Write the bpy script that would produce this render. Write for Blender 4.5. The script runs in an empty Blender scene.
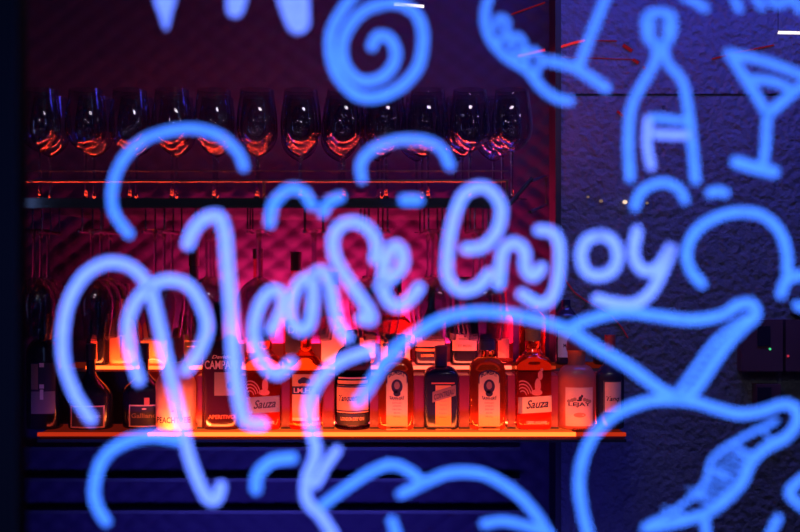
import bpy, math, random
from mathutils import Vector
random.seed(4)
C = bpy.context.scene.collection
scn = bpy.context.scene
F = 1111.0; EYE = 1.45          # 50 mm lens on an 800 px wide frame
R = math.radians

def at(px, py, Y):
    return Vector(((px-400)*Y/F, Y, EYE-(py-266)*Y/F))
def X(px, Y): return (px-400)*Y/F
def Z(py, Y): return EYE-(py-266)*Y/F

# ------------------------------------------------------------------ materials
def nodes(name):
    m = bpy.data.materials.new(name); m.use_nodes = True
    nt = m.node_tree; nt.nodes.clear()
    out = nt.nodes.new('ShaderNodeOutputMaterial')
    return m, nt, out
def pbr(name, col, rough=.5, metal=0., spec=.5, noise=0., nscale=60, bump=0., bscale=200, trans=0., ior=1.45):
    m, nt, out = nodes(name)
    b = nt.nodes.new('ShaderNodeBsdfPrincipled')
    b.inputs['Base Color'].default_value = (*col, 1); b.inputs['Roughness'].default_value = rough
    b.inputs['Metallic'].default_value = metal; b.inputs['Specular IOR Level'].default_value = spec
    b.inputs['Transmission Weight'].default_value = trans; b.inputs['IOR'].default_value = ior
    tc = nt.nodes.new('ShaderNodeTexCoord')
    if noise:
        n = nt.nodes.new('ShaderNodeTexNoise'); n.inputs['Scale'].default_value = nscale; n.inputs['Detail'].default_value = 5
        nt.links.new(tc.outputs['Object'], n.inputs['Vector'])
        r = nt.nodes.new('ShaderNodeMapRange'); r.inputs['To Min'].default_value = 1-noise; r.inputs['To Max'].default_value = 1+noise
        nt.links.new(n.outputs['Fac'], r.inputs['Value'])
        mx = nt.nodes.new('ShaderNodeVectorMath'); mx.operation = 'SCALE'; mx.inputs[0].default_value = col
        nt.links.new(r.outputs['Result'], mx.inputs['Scale']); nt.links.new(mx.outputs['Vector'], b.inputs['Base Color'])
    if bump:
        n = nt.nodes.new('ShaderNodeTexNoise'); n.inputs['Scale'].default_value = bscale; n.inputs['Detail'].default_value = 6
        nt.links.new(tc.outputs['Object'], n.inputs['Vector'])
        bp = nt.nodes.new('ShaderNodeBump'); bp.inputs['Strength'].default_value = bump; bp.inputs['Distance'].default_value = .02
        nt.links.new(n.outputs['Fac'], bp.inputs['Height']); nt.links.new(bp.outputs['Normal'], b.inputs['Normal'])
    nt.links.new(b.outputs['BSDF'], out.inputs['Surface'])
    return m
def glass(name, col, rough=0., ior=1.45):
    m, nt, out = nodes(name)
    g = nt.nodes.new('ShaderNodeBsdfGlass'); g.inputs['Color'].default_value = (*col, 1)
    g.inputs['Roughness'].default_value = rough; g.inputs['IOR'].default_value = ior
    nt.links.new(g.outputs['BSDF'], out.inputs['Surface'])
    return m
def emit(name, col, s):
    m, nt, out = nodes(name)
    e = nt.nodes.new('ShaderNodeEmission'); e.inputs['Color'].default_value = (*col, 1); e.inputs['Strength'].default_value = s
    nt.links.new(e.outputs['Emission'], out.inputs['Surface'])
    return m
def pane_glass(name):
    m, nt, out = nodes(name)
    t = nt.nodes.new('ShaderNodeBsdfTransparent'); t.inputs['Color'].default_value = (.97, .975, .985, 1)
    g = nt.nodes.new('ShaderNodeBsdfGlossy'); g.inputs['Roughness'].default_value = .0
    f = nt.nodes.new('ShaderNodeFresnel'); f.inputs['IOR'].default_value = 1.3
    mx = nt.nodes.new('ShaderNodeMixShader')
    nt.links.new(f.outputs['Fac'], mx.inputs['Fac']); nt.links.new(t.outputs['BSDF'], mx.inputs[1]); nt.links.new(g.outputs['BSDF'], mx.inputs[2])
    nt.links.new(mx.outputs['Shader'], out.inputs['Surface'])
    return m
def paint(name, col, dens):
    m, nt, out = nodes(name)
    t = nt.nodes.new('ShaderNodeBsdfTransparent')
    d = nt.nodes.new('ShaderNodeBsdfDiffuse'); d.inputs['Color'].default_value = (*col, 1)
    n = nt.nodes.new('ShaderNodeTexNoise'); n.inputs['Scale'].default_value = 160; n.inputs['Detail'].default_value = 4
    tc = nt.nodes.new('ShaderNodeTexCoord'); nt.links.new(tc.outputs['Object'], n.inputs['Vector'])
    r = nt.nodes.new('ShaderNodeMapRange'); r.inputs['From Min'].default_value = .3; r.inputs['From Max'].default_value = .7
    r.inputs['To Min'].default_value = dens-.1; r.inputs['To Max'].default_value = dens+.1
    nt.links.new(n.outputs['Fac'], r.inputs['Value'])
    mx = nt.nodes.new('ShaderNodeMixShader')
    nt.links.new(r.outputs['Result'], mx.inputs['Fac']); nt.links.new(t.outputs['BSDF'], mx.inputs[1]); nt.links.new(d.outputs['BSDF'], mx.inputs[2])
    nt.links.new(mx.outputs['Shader'], out.inputs['Surface'])
    return m
def milky(name, col, tr=.6):
    m, nt, out = nodes(name)
    d = nt.nodes.new('ShaderNodeBsdfDiffuse'); d.inputs['Color'].default_value = (*col, 1)
    t = nt.nodes.new('ShaderNodeBsdfTranslucent'); t.inputs['Color'].default_value = (*col, 1)
    g = nt.nodes.new('ShaderNodeBsdfGlossy'); g.inputs['Roughness'].default_value = .15
    a = nt.nodes.new('ShaderNodeMixShader'); a.inputs['Fac'].default_value = tr
    b = nt.nodes.new('ShaderNodeMixShader'); b.inputs['Fac'].default_value = .05
    nt.links.new(d.outputs['BSDF'], a.inputs[1]); nt.links.new(t.outputs['BSDF'], a.inputs[2])
    nt.links.new(a.outputs['Shader'], b.inputs[1]); nt.links.new(g.outputs['BSDF'], b.inputs[2])
    nt.links.new(b.outputs['Shader'], out.inputs['Surface'])
    return m

M = dict(
    quilt=pbr('quilted_vinyl', (.028, .012, .058), .55, spec=.25, noise=.15, nscale=30),
    plaster=pbr('rough_plaster', (.135, .145, .20), .8, spec=.3, noise=.3, nscale=14, bump=1., bscale=52),
    plain=pbr('dark_wall_paint', (.03, .028, .045), .8, noise=.2, nscale=8),
    floor=pbr('dark_floor', (.03, .03, .035), .5, noise=.3, nscale=5),
    pavement=pbr('pavement_stone', (.07, .07, .075), .8, noise=.3, nscale=6, bump=.3, bscale=60),
    frame=pbr('window_frame_coating', (.002, .0012, .0016), .9, spec=.03),
    metal=pbr('dark_metal', (.03, .03, .05), .35, metal=.5),
    rail=pbr('polished_rail', (.35, .35, .42), .22, metal=1.),
    slab=pbr('smoked_shelf', (.02, .02, .03), .12, spec=.9),
    board=pbr('lacquered_shelf_board', (.16, .07, .07), .35, noise=.15, nscale=20),
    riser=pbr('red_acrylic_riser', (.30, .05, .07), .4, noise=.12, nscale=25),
    divider=pbr('red_acrylic_divider', (.30, .028, .06), .3, noise=.12, nscale=25),
    counter_trim=pbr('counter_trim', (.02, .02, .035), .45),
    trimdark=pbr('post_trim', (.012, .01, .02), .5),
    strip=emit('orange_light_strip', (1, .085, .011), 5.5),
    strip_dim=emit('dim_red_light_strip', (1, .05, .012), .55),
    strip_pink=emit('pink_light_strip', (1, .13, .07), 2.6),
    strip_wall=emit('red_wall_light_strip', (1, .03, .07), 42.0),
    strip_arcs=emit('red_arc_strip', (1, .05, .02), 210),
    tube_blue=emit('blue_tube', (.25, .4, 1), 5),
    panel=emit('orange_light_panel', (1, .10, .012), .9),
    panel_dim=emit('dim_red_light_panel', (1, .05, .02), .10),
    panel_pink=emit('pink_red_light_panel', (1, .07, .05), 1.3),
    streak_red=emit('red_light_streak', (1, .03, .05), .7),
    streak_dim=emit('dim_red_light_streak', (1, .03, .08), .16),
    tube_red=emit('red_tube', (1, .07, .03), 14),
    glow=emit('warm_glow', (1, .72, .5), 1.1),
    glow_dim=emit('faint_warm_glow', (1, .65, .5), .22),
    lamp_white=emit('white_lamp', (1, .9, .9), 34),
    tube_white=emit('white_tube', (1, .85, .8), 1.6),
    led_green=emit('green_dot', (.1, 1, .4), .7),
    led_red=emit('red_dot', (1, .05, .12), .5),
    wine=glass('clear_stemware', (.86, .86, .90), ior=1.5),
    clear=glass('clear_bottle_glass', (1, .93, .88), .03),
    amber=glass('amber_spirit', (1, .42, .12), .03),
    tequila=glass('orange_spirit', (1, .5, .3), .03),
    pale=glass('pale_yellow_spirit', (.95, .78, .42), .06),
    rose=glass('rose_spirit', (1, .5, .42), .04),
    bluegreen=glass('dark_green_glass', (.16, .12, .30), .08),
    peach=milky('frosted_peach_glass', (1., .60, .36), .4),
    pinkfrost=milky('frosted_pink_glass', (.62, .15, .12), .3),
    orangemilk=milky('frosted_orange_glass', (1, .42, .2), .5),
    dark=pbr('near_black_glass', (.012, .009, .025), .12, spec=.6),
    darkred=pbr('dark_red_glass', (.05, .008, .025), .12, spec=.7),
    darknavy=pbr('dark_navy_glass', (.02, .018, .05), .18, spec=.6),
    cap_dark=pbr('dark_cap', (.02, .015, .035), .35),
    cap_red=pbr('red_capsule', (.35, .05, .06), .35),
    cap_navy=pbr('navy_cap', (.04, .04, .1), .3, spec=.7),
    cap_plum=pbr('plum_cap', (.10, .025, .07), .4),
    cork=pbr('cork_stopper', (.22, .10, .05), .7, noise=.3, nscale=200),
    cream=pbr('cream_paper', (.72, .44, .25), .7, noise=.05, nscale=90),
    orange=pbr('orange_paper', (.80, .36, .13), .7, noise=.05, nscale=90),
    pinkpaper=pbr('pink_paper', (.72, .40, .36), .7, noise=.05, nscale=90),
    whitepaper=pbr('white_paper', (.75, .70, .75), .7, noise=.05, nscale=90),
    redpaper=pbr('red_paper', (.7, .15, .12), .7),
    brownpaper=pbr('brown_paper', (.28, .15, .14), .7, noise=.08, nscale=90),
    darkpaper=pbr('dark_paper', (.025, .02, .05), .5),
    greypaper=pbr('grey_paper', (.22, .19, .24), .7),
    ink=pbr('dark_ink', (.03, .015, .05), .6),
    pinkink=pbr('pink_ink', (.8, .45, .45), .6),
    box=pbr('purple_reflection_box', (.085, .035, .06), .5, noise=.2, nscale=12),
    boxdark=pbr('dark_panel', (.015, .012, .03), .3),
    curve=pbr('red_curve', (.75, .05, .07), .4),
    paint=paint('blue_paint_marker', (.42, .74, .95), .58),
    paint_dense=paint('thick_pale_blue_paint', (1., .82, 1.), .74),
    pane=pane_glass('window_glass'),
)

# ------------------------------------------------------------------ object helpers
def link(name, me, mat=None, parent=None, smooth=None):
    o = bpy.data.objects.new(name, me); C.objects.link(o)
    if mat is not None: me.materials.append(M[mat] if isinstance(mat, str) else mat)
    if smooth is not None:
        me.shade_smooth(); me.set_sharp_from_angle(angle=R(smooth))
    if parent is not None: o.parent = parent
    return o
def mesh(name, V, Fc):
    me = bpy.data.meshes.new(name); me.from_pydata([tuple(v) for v in V], [], Fc); me.update(); return me
class MB:
    def __init__(s): s.V = []; s.F = []
    def add(s, V, Fc):
        n = len(s.V); s.V += [tuple(v) for v in V]; s.F += [[i+n for i in f] for f in Fc]; return s
    def box(s, x0, x1, y0, y1, z0, z1):
        V = [(x, y, z) for z in (z0, z1) for y in (y0, y1) for x in (x0, x1)]
        return s.add(V, [[0, 2, 3, 1], [4, 5, 7, 6], [0, 1, 5, 4], [2, 6, 7, 3], [0, 4, 6, 2], [1, 3, 7, 5]])
    def tube(s, pts, r, seg=8):
        pts = [Vector(p) for p in pts]; V = []; Fc = []
        for i, p in enumerate(pts):
            t = (pts[min(i+1, len(pts)-1)]-pts[max(i-1, 0)]).normalized()
            a = t.cross(Vector((0, 0, 1)) if abs(t.z) < .9 else Vector((1, 0, 0))).normalized(); b = t.cross(a)
            for k in range(seg):
                an = 2*math.pi*k/seg; V.append(p+(a*math.cos(an)+b*math.sin(an))*r)
        for i in range(len(pts)-1):
            for k in range(seg):
                k2 = (k+1) % seg; Fc.append([i*seg+k, i*seg+k2, (i+1)*seg+k2, (i+1)*seg+k])
        Fc.append(list(range(seg))[::-1]); Fc.append([(len(pts)-1)*seg+k for k in range(seg)])
        return s.add(V, Fc)
    def lathe(s, prof, seg=32, c=(0, 0, 0)):
        V = []; Fc = []; rows = []
        for r, z in prof:
            if r < 1e-6: rows.append([len(V)]); V.append((c[0], c[1], c[2]+z))
            else:
                rows.append(list(range(len(V), len(V)+seg)))
                V += [(c[0]+r*math.cos(2*math.pi*k/seg), c[1]+r*math.sin(2*math.pi*k/seg), c[2]+z) for k in range(seg)]
        for a, b in zip(rows, rows[1:]):
            for k in range(seg):
                k2 = (k+1) % seg
                if len(a) == 1 and len(b) == 1: break
                if len(a) == 1: Fc.append([a[0], b[k2], b[k]])
                elif len(b) == 1: Fc.append([a[k], a[k2], b[0]])
                else: Fc.append([a[k], a[k2], b[k2], b[k]])
        return s.add(V, Fc)
    def build(s, name, mat, parent=None, smooth=None):
        return link(name, mesh(name, s.V, s.F), mat, parent, smooth)
def tag(o, label=None, cat=None, group=None, kind=None):
    if label: o['label'] = label
    if cat: o['category'] = cat
    if group: o['group'] = group
    if kind: o['kind'] = kind
    return o
def empty(name, loc):
    o = bpy.data.objects.new(name, None); C.objects.link(o); o.location = loc; o.empty_display_size = .05; return o
def thing(name, loc, label, cat, group=None): return tag(empty(name, loc), label, cat, group)
def struct(name, mb, mat, smooth=None): return tag(mb.build(name, mat, None, smooth), kind='structure')

# ------------------------------------------------------------------ the room
struct('floor', MB().box(-2.2, 2.2, 1.42, 3.6, -.1, 0), 'floor')
struct('ground', MB().box(-6, 6, -6, 1.18, -.1, 0), 'pavement')
struct('ceiling', MB().box(-2.2, 2.2, 1.42, 3.6, 2.7, 2.8), 'plain')
struct('wall_left', MB().box(-2.2, -2.1, 1.42, 3.6, 0, 2.7), 'plain')
struct('wall_right', MB().box(2.1, 2.2, 1.42, 3.6, 0, 2.7), 'plain')
mb = MB().box(-2.2, 2.2, 1.18, 1.42, -.1, .38).box(-2.2, 2.2, 1.18, 1.42, 2.42, 3.4).box(-2.2, -1.8, 1.18, 1.42, .38, 2.42).box(1.8, 2.2, 1.18, 1.42, .38, 2.42)
struct('wall_front', mb, 'plain')
# quilted back wall: diamond tufting in real relief
YB = 3.25; XQ = X(549, YB)
def quilt(x0, x1, z0, z1, step=.0085, pitch=.078, amp=.0042):
    nx = int((x1-x0)/step); nz = int((z1-z0)/step); V = []; Fc = []
    for j in range(nz+1):
        for i in range(nx+1):
            x = x0+(x1-x0)*i/nx; z = z0+(z1-z0)*j/nz
            u = (x+z*1.3)/pitch*math.pi; v = (x-z*1.3)/pitch*math.pi
            h = amp*(abs(math.sin(u))*abs(math.sin(v)))**.55
            V.append((x, YB-h, z))
    for j in range(nz):
        for i in range(nx):
            a = j*(nx+1)+i; Fc.append([a, a+1, a+nx+2, a+nx+1])
    return V, Fc
q = MB(); q.add(*quilt(X(-20, YB), XQ, .6, 2.35))
q.box(-2.1, XQ, YB+.002, 3.5, 0, 2.7).box(-2.1, X(-20, YB), YB-.002, YB+.002, 0, 2.7)
struct('wall_back', q, 'quilt', 60)
YP = 3.12; XP = X(561, YP)
zg = Z(95, YP)
struct('wall_back_right', MB().box(XP, 2.1, YP, 3.5, 0, zg-.0035).box(XP, 2.1, YP, 3.5, zg+.0035, 2.7).box(XP+.004, 2.1, YP+.012, 3.49, zg-.004, zg+.004), 'plaster')
struct('trim_1', MB().box(XQ, XP-.0006, YP-.006, 3.5, 0, 2.7), 'trimdark')

# window: pane and frame
YW = 1.3
win = tag(MB().box(-1.8, 1.8, YW-.003, YW+.003, .38, 2.42).build('window_1', 'pane'), kind='structure')
fm = MB().box(X(-60, YW), X(19, YW), YW-.014, YW+.03, .38, 2.42)
fm.box(-1.8, 1.8, YW-.035, YW+.035, .38, .44).box(-1.8, 1.8, YW-.035, YW+.035, 2.36, 2.42).box(1.74, 1.8, YW-.035, YW+.035, .44, 2.36).box(-1.8, -1.74, YW-.035, YW+.035, .44, 2.36)
fm.build('window_frame', 'frame', win)

# ------------------------------------------------------------------ stepped bottle shelf
YL, YU = 2.78, 2.96
ZL, ZU = Z(434, YL), Z(367, YU)
xl0, xl1 = X(38, YL), X(626, YL)
sh = thing('bottle_shelf', (0, 0, ZL), 'long low shelf board with glowing orange front edge, under the front row of bottles', 'shelf')
def sbox(par, x0, x1, y0, y1, z0, z1): 
    dz = par.location.z; return MB().box(x0, x1, y0, y1, z0-dz, z1-dz)
sbox(sh, xl0, xl1, YL+.012, YU-.001, ZL-.012, ZL-.002).build('lower_board', 'board', sh)
sbox(sh, xl0, xl1, YL-.005, 3.10, ZL-.020, ZL-.0125).build('board_edge', 'trimdark', sh)
for a, b, m, pm in ((38, 148, 'strip_dim', 'panel_dim'), (148, 576, 'strip', 'panel'), (576, 626, 'strip_dim', 'panel_dim')):
    sbox(sh, X(a, YL), X(b, YL)-.001, YL-.005, YL+.004, ZL-.005, ZL+.004).build('light_strip', m, sh)
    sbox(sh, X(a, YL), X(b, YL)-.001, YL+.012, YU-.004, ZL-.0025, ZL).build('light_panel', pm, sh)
up = thing('bottle_riser', (0, 0, ZL), 'raised rear shelf tier with dark red front and lit pink edge', 'shelf')
sbox(up, X(148, YU), X(601, YU), YU, YU+.008, ZL, ZU-.012).build('riser', 'riser', up)
sbox(up, X(60, YU), X(148, YU)-.001, YU, YU+.008, ZL, ZU-.012).build('riser', 'trimdark', up)['label'] = 'left stretch of the riser, coloured dark for shade'  # shade on the left stretch put in as a dark colour
sbox(up, X(60, YU), X(620, YU), YU+.006, 3.115, ZU-.012, ZU-.003).build('upper_board', 'board', up)
for a, b, m, pm in ((60, 86, None, 'panel_dim'), (86, 205, 'strip', 'panel'), (205, 345, 'strip_pink', 'panel_pink'), (345, 512, 'strip_pink', 'panel_pink'), (512, 556, 'strip_dim', 'panel_dim'), (556, 620, None, 'panel_dim')):
    if m: sbox(up, X(a, YU), X(b, YU)-.001, YU-.002, YU+.004, ZU-.006, ZU+.003).build('light_strip', m, up)
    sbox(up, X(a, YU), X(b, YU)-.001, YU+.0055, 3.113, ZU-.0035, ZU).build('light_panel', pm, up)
sbox(up, X(150, 3.2), X(505, 3.2), 3.175, 3.195, ZU, ZU+.006).build('wall_light_strip', 'strip_wall', up)
sbox(up, X(145, 3.2), X(510, 3.2), 3.15, 3.156, ZU-.02, ZU+.05).build('light_trough', 'riser', up)
sbox(up, X(145, 3.2), X(510, 3.2), 3.115, 3.21, ZU-.02, ZU-.004).build('light_trough', 'riser', up)
sides = ['the frosted peach bottle and the tall dark red bottle', 'the tall dark red bottle and the first scripted clear bottle', 'the first scripted clear bottle and the amber black-banded bottle', 'the amber black-banded bottle and the green gin bottle', 'the green gin bottle and the first portrait-label bottle', 'the first portrait-label bottle and the short dark bottle', 'the short dark bottle and the second portrait-label bottle', 'the second portrait-label bottle and the cork-stoppered bottle', 'the cork-stoppered bottle and the round pink bottle']
for p, sd in zip((202, 243, 287, 329, 375, 419, 464, 511, 554), sides):
    w = .0095 if p in (202, 243, 554, 511) else .013
    xm = X(p, 2.88); e = thing('shelf_divider', (xm, 2.9, ZL+.0003), 'dark red upright divider between '+sd, 'divider', 'red dividers between the front bottles')
    MB().box(-w, w, -.03, .058, 0, ZU-ZL-.014).build('block', 'divider', e)
    MB().box(-w-.001, w+.001, -.032, .058, 0, .004).build('foot_strip', 'trimdark', e)

# counter front under the shelf
cf = thing('back_counter', (0, 0, 0), 'dark back counter front with three thin bars for reflected lines under the bottle shelf', 'counter')
for py in (448, 479, 511):  # thin bars stand in for shutter lines reflected in the window
    MB().box(X(18, 3.2), X(520, 3.2), 3.19, 3.238, Z(py+2, 3.2), Z(py-1.5, 3.2)).build('reflection_bar', 'counter_trim', cf)
MB().box(X(-20, 3.2), X(545, 3.2), 3.19, 3.238, .0, .66).build('plinth', 'counter_trim', cf)

# ------------------------------------------------------------------ glass rack
YR0, YR1 = 2.55, 3.236
zs1, zs0 = Z(198, YR0), Z(208, YR0)
rk = thing('glass_rack', (0, 0, 0), 'dark hanging glass rack shelf with thin metal gallery rail, glasses above and below', 'rack')
xr0, xr1 = X(16, YR0), X(508, YR0)
MB().box(xr0, xr1, YR0, YR1, zs0, zs1).build('shelf_slab', 'slab', rk)
for yy, w in ((2.562, .005), (2.672, .004), (2.79, .004)):
    MB().box(xr0+.01, xr1-.01, yy-w/2, yy+w/2, zs1-.002, zs1+.0002).build('added_arc_strip', 'strip_arcs', rk)  # strips added only to put red arcs on the glass bowls
g = MB().tube([(xr0, YR0-.01, Z(181, 2.54)), (xr1, YR0-.01, Z(181, 2.54))], .0028)
for p in (18, 264, 507): g.tube([(X(p, 2.54), YR0-.01, zs0), (X(p, 2.54), YR0-.01, Z(181, 2.54))], .003)
g.build('gallery_rail', 'counter_trim', rk)
MB().tube([(xr0, YR0-.01, Z(171, 2.54)), (xr1, YR0-.01, Z(171, 2.54))], .0014).build('gallery_rail', 'metal', rk)
br = MB().tube([at(531, 181, 2.6), at(546, 176, 3.16), at(546, 205, 3.16), at(530, 212, 2.6)], .004)
br.tube([at(532, 178, 2.6), at(509, 205, 2.56)], .005)
br.build('bracket', 'metal', rk)
clusters = [(34, 41, 48), (92, 101, 110), (155, 164, 172), (206, 210, 213), (258, 259, 260), (315, 314, 313), (380, 374, 368), (439, 433, 428), (485, 480, 474)]
HY = (2.60, 2.70, 2.80)
zbase = Z(231, 2.70)
for c in clusters:
    mbx = MB()
    for s in (-1, 1):
        a = Vector((X(c[0], HY[0])+s*.022, HY[0]-.03, 0)); b = Vector((X(c[2], HY[2])+s*.022, HY[2]+.04, 0))
        mbx.tube([a+Vector((0, 0, zbase-.006)), b+Vector((0, 0, zbase-.006))], .0028, 6)
        for t in (.12, .5, .9):
            p = a.lerp(b, t); mbx.tube([p+Vector((0, 0, zbase-.006)), p+Vector((0, 0, zs0+.002))], .002, 6)
    mbx.build('hanging_rail', 'rail', rk)

# ------------------------------------------------------------------ wine glasses
def spline(pts, n=6):
    out = []
    P = [pts[0]]+list(pts)+[pts[-1]]
    for i in range(1, len(P)-2):
        p0, p1, p2, p3 = [Vector(p) for p in P[i-1:i+3]]
        for k in range(n):
            t = k/n
            out.append(.5*((2*p1)+(p2-p0)*t+(2*p0-5*p1+4*p2-p3)*t*t+(3*p1-p0-3*p2+p3)*t**3))
    out.append(Vector(P[-2])); return out
def glass_parts():
    outer = spline([(.0042, .112), (.010, .1145), (.024, .1225), (.038, .137), (.0462, .156), (.0485, .176), (.0465, .205), (.042, .235), (.039, .258)], 4)
    inner = [(max(r-.0011, 0), z+(.0016 if r < .03 else .0008)) for r, z in outer]
    prof = [(0, .112)]+[(p.x, p.y) for p in outer]+[(p[0], p[1]) for p in reversed(inner)][0:-1]+[(0, .1165)]
    bowl = MB().lathe(prof, 36)
    stem = MB().lathe([(0, .004), (.0075, .004), (.0045, .010), (.0034, .03), (.0032, .06), (.0036, .095), (.0048, .1115), (0, .1115)], 16)
    foot = MB().lathe([(0, 0), (.035, 0), (.0355, .0008), (.034, .0016), (.016, .003), (.006, .0045), (0, .0048)], 32)
    return bowl, stem, foot
b_, s_, f_ = glass_parts()
gproto = None
def wine_glass(loc, flip, label, group):
    global gproto
    if gproto is None:
        e = empty('wine_glass', loc); gproto = e
        b_.build('bowl', 'wine', e, 45); s_.build('stem', 'wine', e, 45); f_.build('foot', 'wine', e, 45)
    else:
        e = gproto.copy(); C.objects.link(e)
        for ch in gproto.children:
            c = ch.copy(); C.objects.link(c); c.parent = e
    e.location = loc; e.rotation_euler = (math.pi if flip else 0, 0, random.uniform(0, 6))
    e['label'] = label; e['category'] = 'wine glass'; e['group'] = group
ordn = ['first', 'second', 'third', 'fourth', 'fifth', 'sixth', 'seventh', 'eighth', 'ninth', 'tenth', 'eleventh', 'last']
front = [42, 87, 131, 172, 213, 257, 301, 345, 388, 430, 460+12, 505-0]
front = [40, 86, 130, 172, 214, 257, 301, 344, 386, 428, 470, 501]
GU = 'upright wine glasses on the rack shelf'
GH = 'wine glasses hanging upside down under the rack'
front = front[:11]+[512]
for r, Y in enumerate((2.62, 2.735, 2.85)):
    for i, p in enumerate(front):
        if r == 2 and i < 6: continue
        px = 285+(p-285)*2.62/Y
        pl = 'first upright wine glass from left' if i == 0 else ('rightmost upright wine glass' if i == 11 else '%s upright wine glass from left' % ordn[i])
        lab = pl+(' in the front row on the rack shelf', ' in the middle row on the rack shelf', ' in the back row on the rack shelf')[r]
        wine_glass((X(px, Y), Y, zs1+.0003), False, lab, GU)
for i, c in enumerate(clusters):
    for r, p in enumerate(c):
        lab = '%s wine glass hanging upside down in the %s rack channel from left' % (('front', 'middle', 'rear')[r], ordn[i] if i < 8 else 'ninth and last')
        wine_glass((X(p, HY[r]), HY[r], zbase+.0005), True, lab, GH)

# ------------------------------------------------------------------ bottles
class Bottle:
    """profile: (z, half width, half depth, exponent) from base to lip, front is -Y"""
    def __init__(s, prof, px, base_z, Y, label, mat, seg=48, cat='bottle', group=None, fine=4):
        s.prof = prof
        s.root = thing('liquor_bottle', (X(px, Y), Y, base_z+.0006), label, cat, group)
        V = []; Fc = []
        rows = []
        for p, q_ in zip(prof, prof[1:]):     # holding loops keep the long straight spans flat
            rows.append(p); d = q_[0]-p[0]
            if d > .016:
                for t in (.002/d, .004/d, .5, 1-.004/d, 1-.002/d): rows.append(tuple(p[i]+(q_[i]-p[i])*t for i in range(4)))
        rows.append(prof[-1])
        for z, a, b, n in rows:
            for k in range(seg):
                t = 2*math.pi*(k+.5)/seg; c, d = abs(math.cos(t))/a, abs(math.sin(t))/b
                r = (c**n+d**n)**(-1/n); V.append((r*math.cos(t), r*math.sin(t), z))
        for i in range(len(rows)-1):
            for k in range(seg):
                k2 = (k+1) % seg; Fc.append([i*seg+k, i*seg+k2, (i+1)*seg+k2, (i+1)*seg+k])
        Fc.append(list(range(seg))[::-1]); Fc.append([(len(rows)-1)*seg+k for k in range(seg)])
        s.body = MB().add(V, Fc).build('glass_body', mat, s.root, 50)
    def sec(s, z):
        P = s.prof
        if z <= P[0][0]: return P[0][1:]
        for p, q in zip(P, P[1:]):
            if p[0] <= z <= q[0]:
                t = (z-p[0])/max(q[0]-p[0], 1e-9); return tuple(p[i]+(q[i]-p[i])*t for i in (1, 2, 3))
        return P[-1][1:]
    def fy(s, x, z):
        a, b, n = s.sec(z); u = min(abs(x)/a, .97)
        return -b*(1-u**n)**(1/n)
    def label(s, x0, x1, z0, z1, mat, off=.0008, name='label', skew=0., parent=None, lab=None, top=None):
        nx, nz = 14, 8; V = []; Fc = []
        for lay in (0, 1):
            for j in range(nz+1):
                for i in range(nx+1):
                    u = i/nx; x = x0+(x1-x0)*u; zz1 = z1+(top(2*u-1) if top else 0); z = z0+(zz1-z0)*j/nz+skew*(x-(x0+x1)/2)
                    V.append((x, s.fy(x, z)-(off if lay == 0 else -.0004), z))
        N = (nx+1)*(nz+1)
        for j in range(nz):
            for i in range(nx):
                a = j*(nx+1)+i; q = [a, a+1, a+nx+2, a+nx+1]; Fc.append(q); Fc.append([N+k for k in reversed(q)])
        bd = [i for i in range(nx+1)]+[(j+1)*(nx+1)-1 for j in range(1, nz+1)]+[nz*(nx+1)+i for i in range(nx-1, -1, -1)]+[j*(nx+1) for j in range(nz-1, 0, -1)]
        for a, b in zip(bd, bd[1:]+bd[:1]): Fc.append([b, a, N+a, N+b])
        o = MB().add(V, Fc).build(name, mat, parent or s.root, 40)
        if lab: o['label'] = lab
        return o
    def border(s, x0, x1, z0, z1, w, mat, off=.0012, parent=None, name='label_border'):
        mb = MB()
        for a, b, c, d in ((x0, x1, z0, z0+w), (x0, x1, z1-w, z1), (x0, x0+w, z0, z1), (x1-w, x1, z0, z1)):
            n = 10; V = []; Fc = []
            for j in range(2):
                for i in range(n+1):
                    x = a+(b-a)*i/n; z = (c, d)[j]; V.append((x, s.fy(x, z)-off, z))
            for i in range(n): Fc.append([i, i+1, n+2+i, n+1+i])
            mb.add(V, Fc)
        return mb.build(name, mat, parent or s.root)
    def text(s, txt, xc, z, width, mat='ink', h=None, off=.0011, shear=0., skew=0., parent=None, arc=0.):
        cu = bpy.data.curves.new('lettering', 'FONT'); cu.body = txt; cu.size = 1; cu.align_x = 'CENTER'; cu.shear = shear; cu.resolution_u = 3; cu.offset = .022
        t = bpy.data.objects.new('lettering', cu); C.objects.link(t)
        bpy.context.view_layer.update()
        me = bpy.data.meshes.new_from_object(t.evaluated_get(bpy.context.evaluated_depsgraph_get()))
        bpy.data.objects.remove(t); bpy.data.curves.remove(cu)
        xs = [v.co.x for v in me.vertices]; ys = [v.co.y for v in me.vertices]
        w = max(xs)-min(xs); hh = max(ys)-min(ys); kx = width/w; kz = (h/hh) if h else kx
        mx = (max(xs)+min(xs))/2; y0 = min(ys)
        for v in me.vertices:
            x = xc+(v.co.x-mx)*kx; zz = z+(v.co.y-y0)*kz+skew*(x-xc)+arc*(1-((x-xc)/(width/2))**2)
            v.co = (x, s.fy(x, zz)-off, zz)
        me.materials.clear()
        return link('lettering', me, mat, parent or s.root)
    def disc(s, xc, zc, rx, rz, mat, off=.0012, name='emblem', parent=None, parts=None):
        mb = MB()
        for (cx, cz, ax, az) in (parts or [(0, 0, rx, rz)]):
            V = [(xc+cx, s.fy(xc+cx, zc+cz)-off, zc+cz)]; Fc = []
            for k in range(20):
                t = 2*math.pi*k/20; x = xc+cx+ax*math.cos(t); z = zc+cz+az*math.sin(t); V.append((x, s.fy(x, z)-off, z))
            for k in range(20): Fc.append([0, 1+k, 1+(k+1) % 20])
            mb.add(V, Fc)
        return mb.build(name, mat, parent or s.root)
    def cap(s, prof, mat, name='cap', lab=None, seg=28):
        o = MB().lathe(prof, seg).build(name, mat, s.root, 40)
        if lab: o['label'] = lab
        return o

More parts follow.
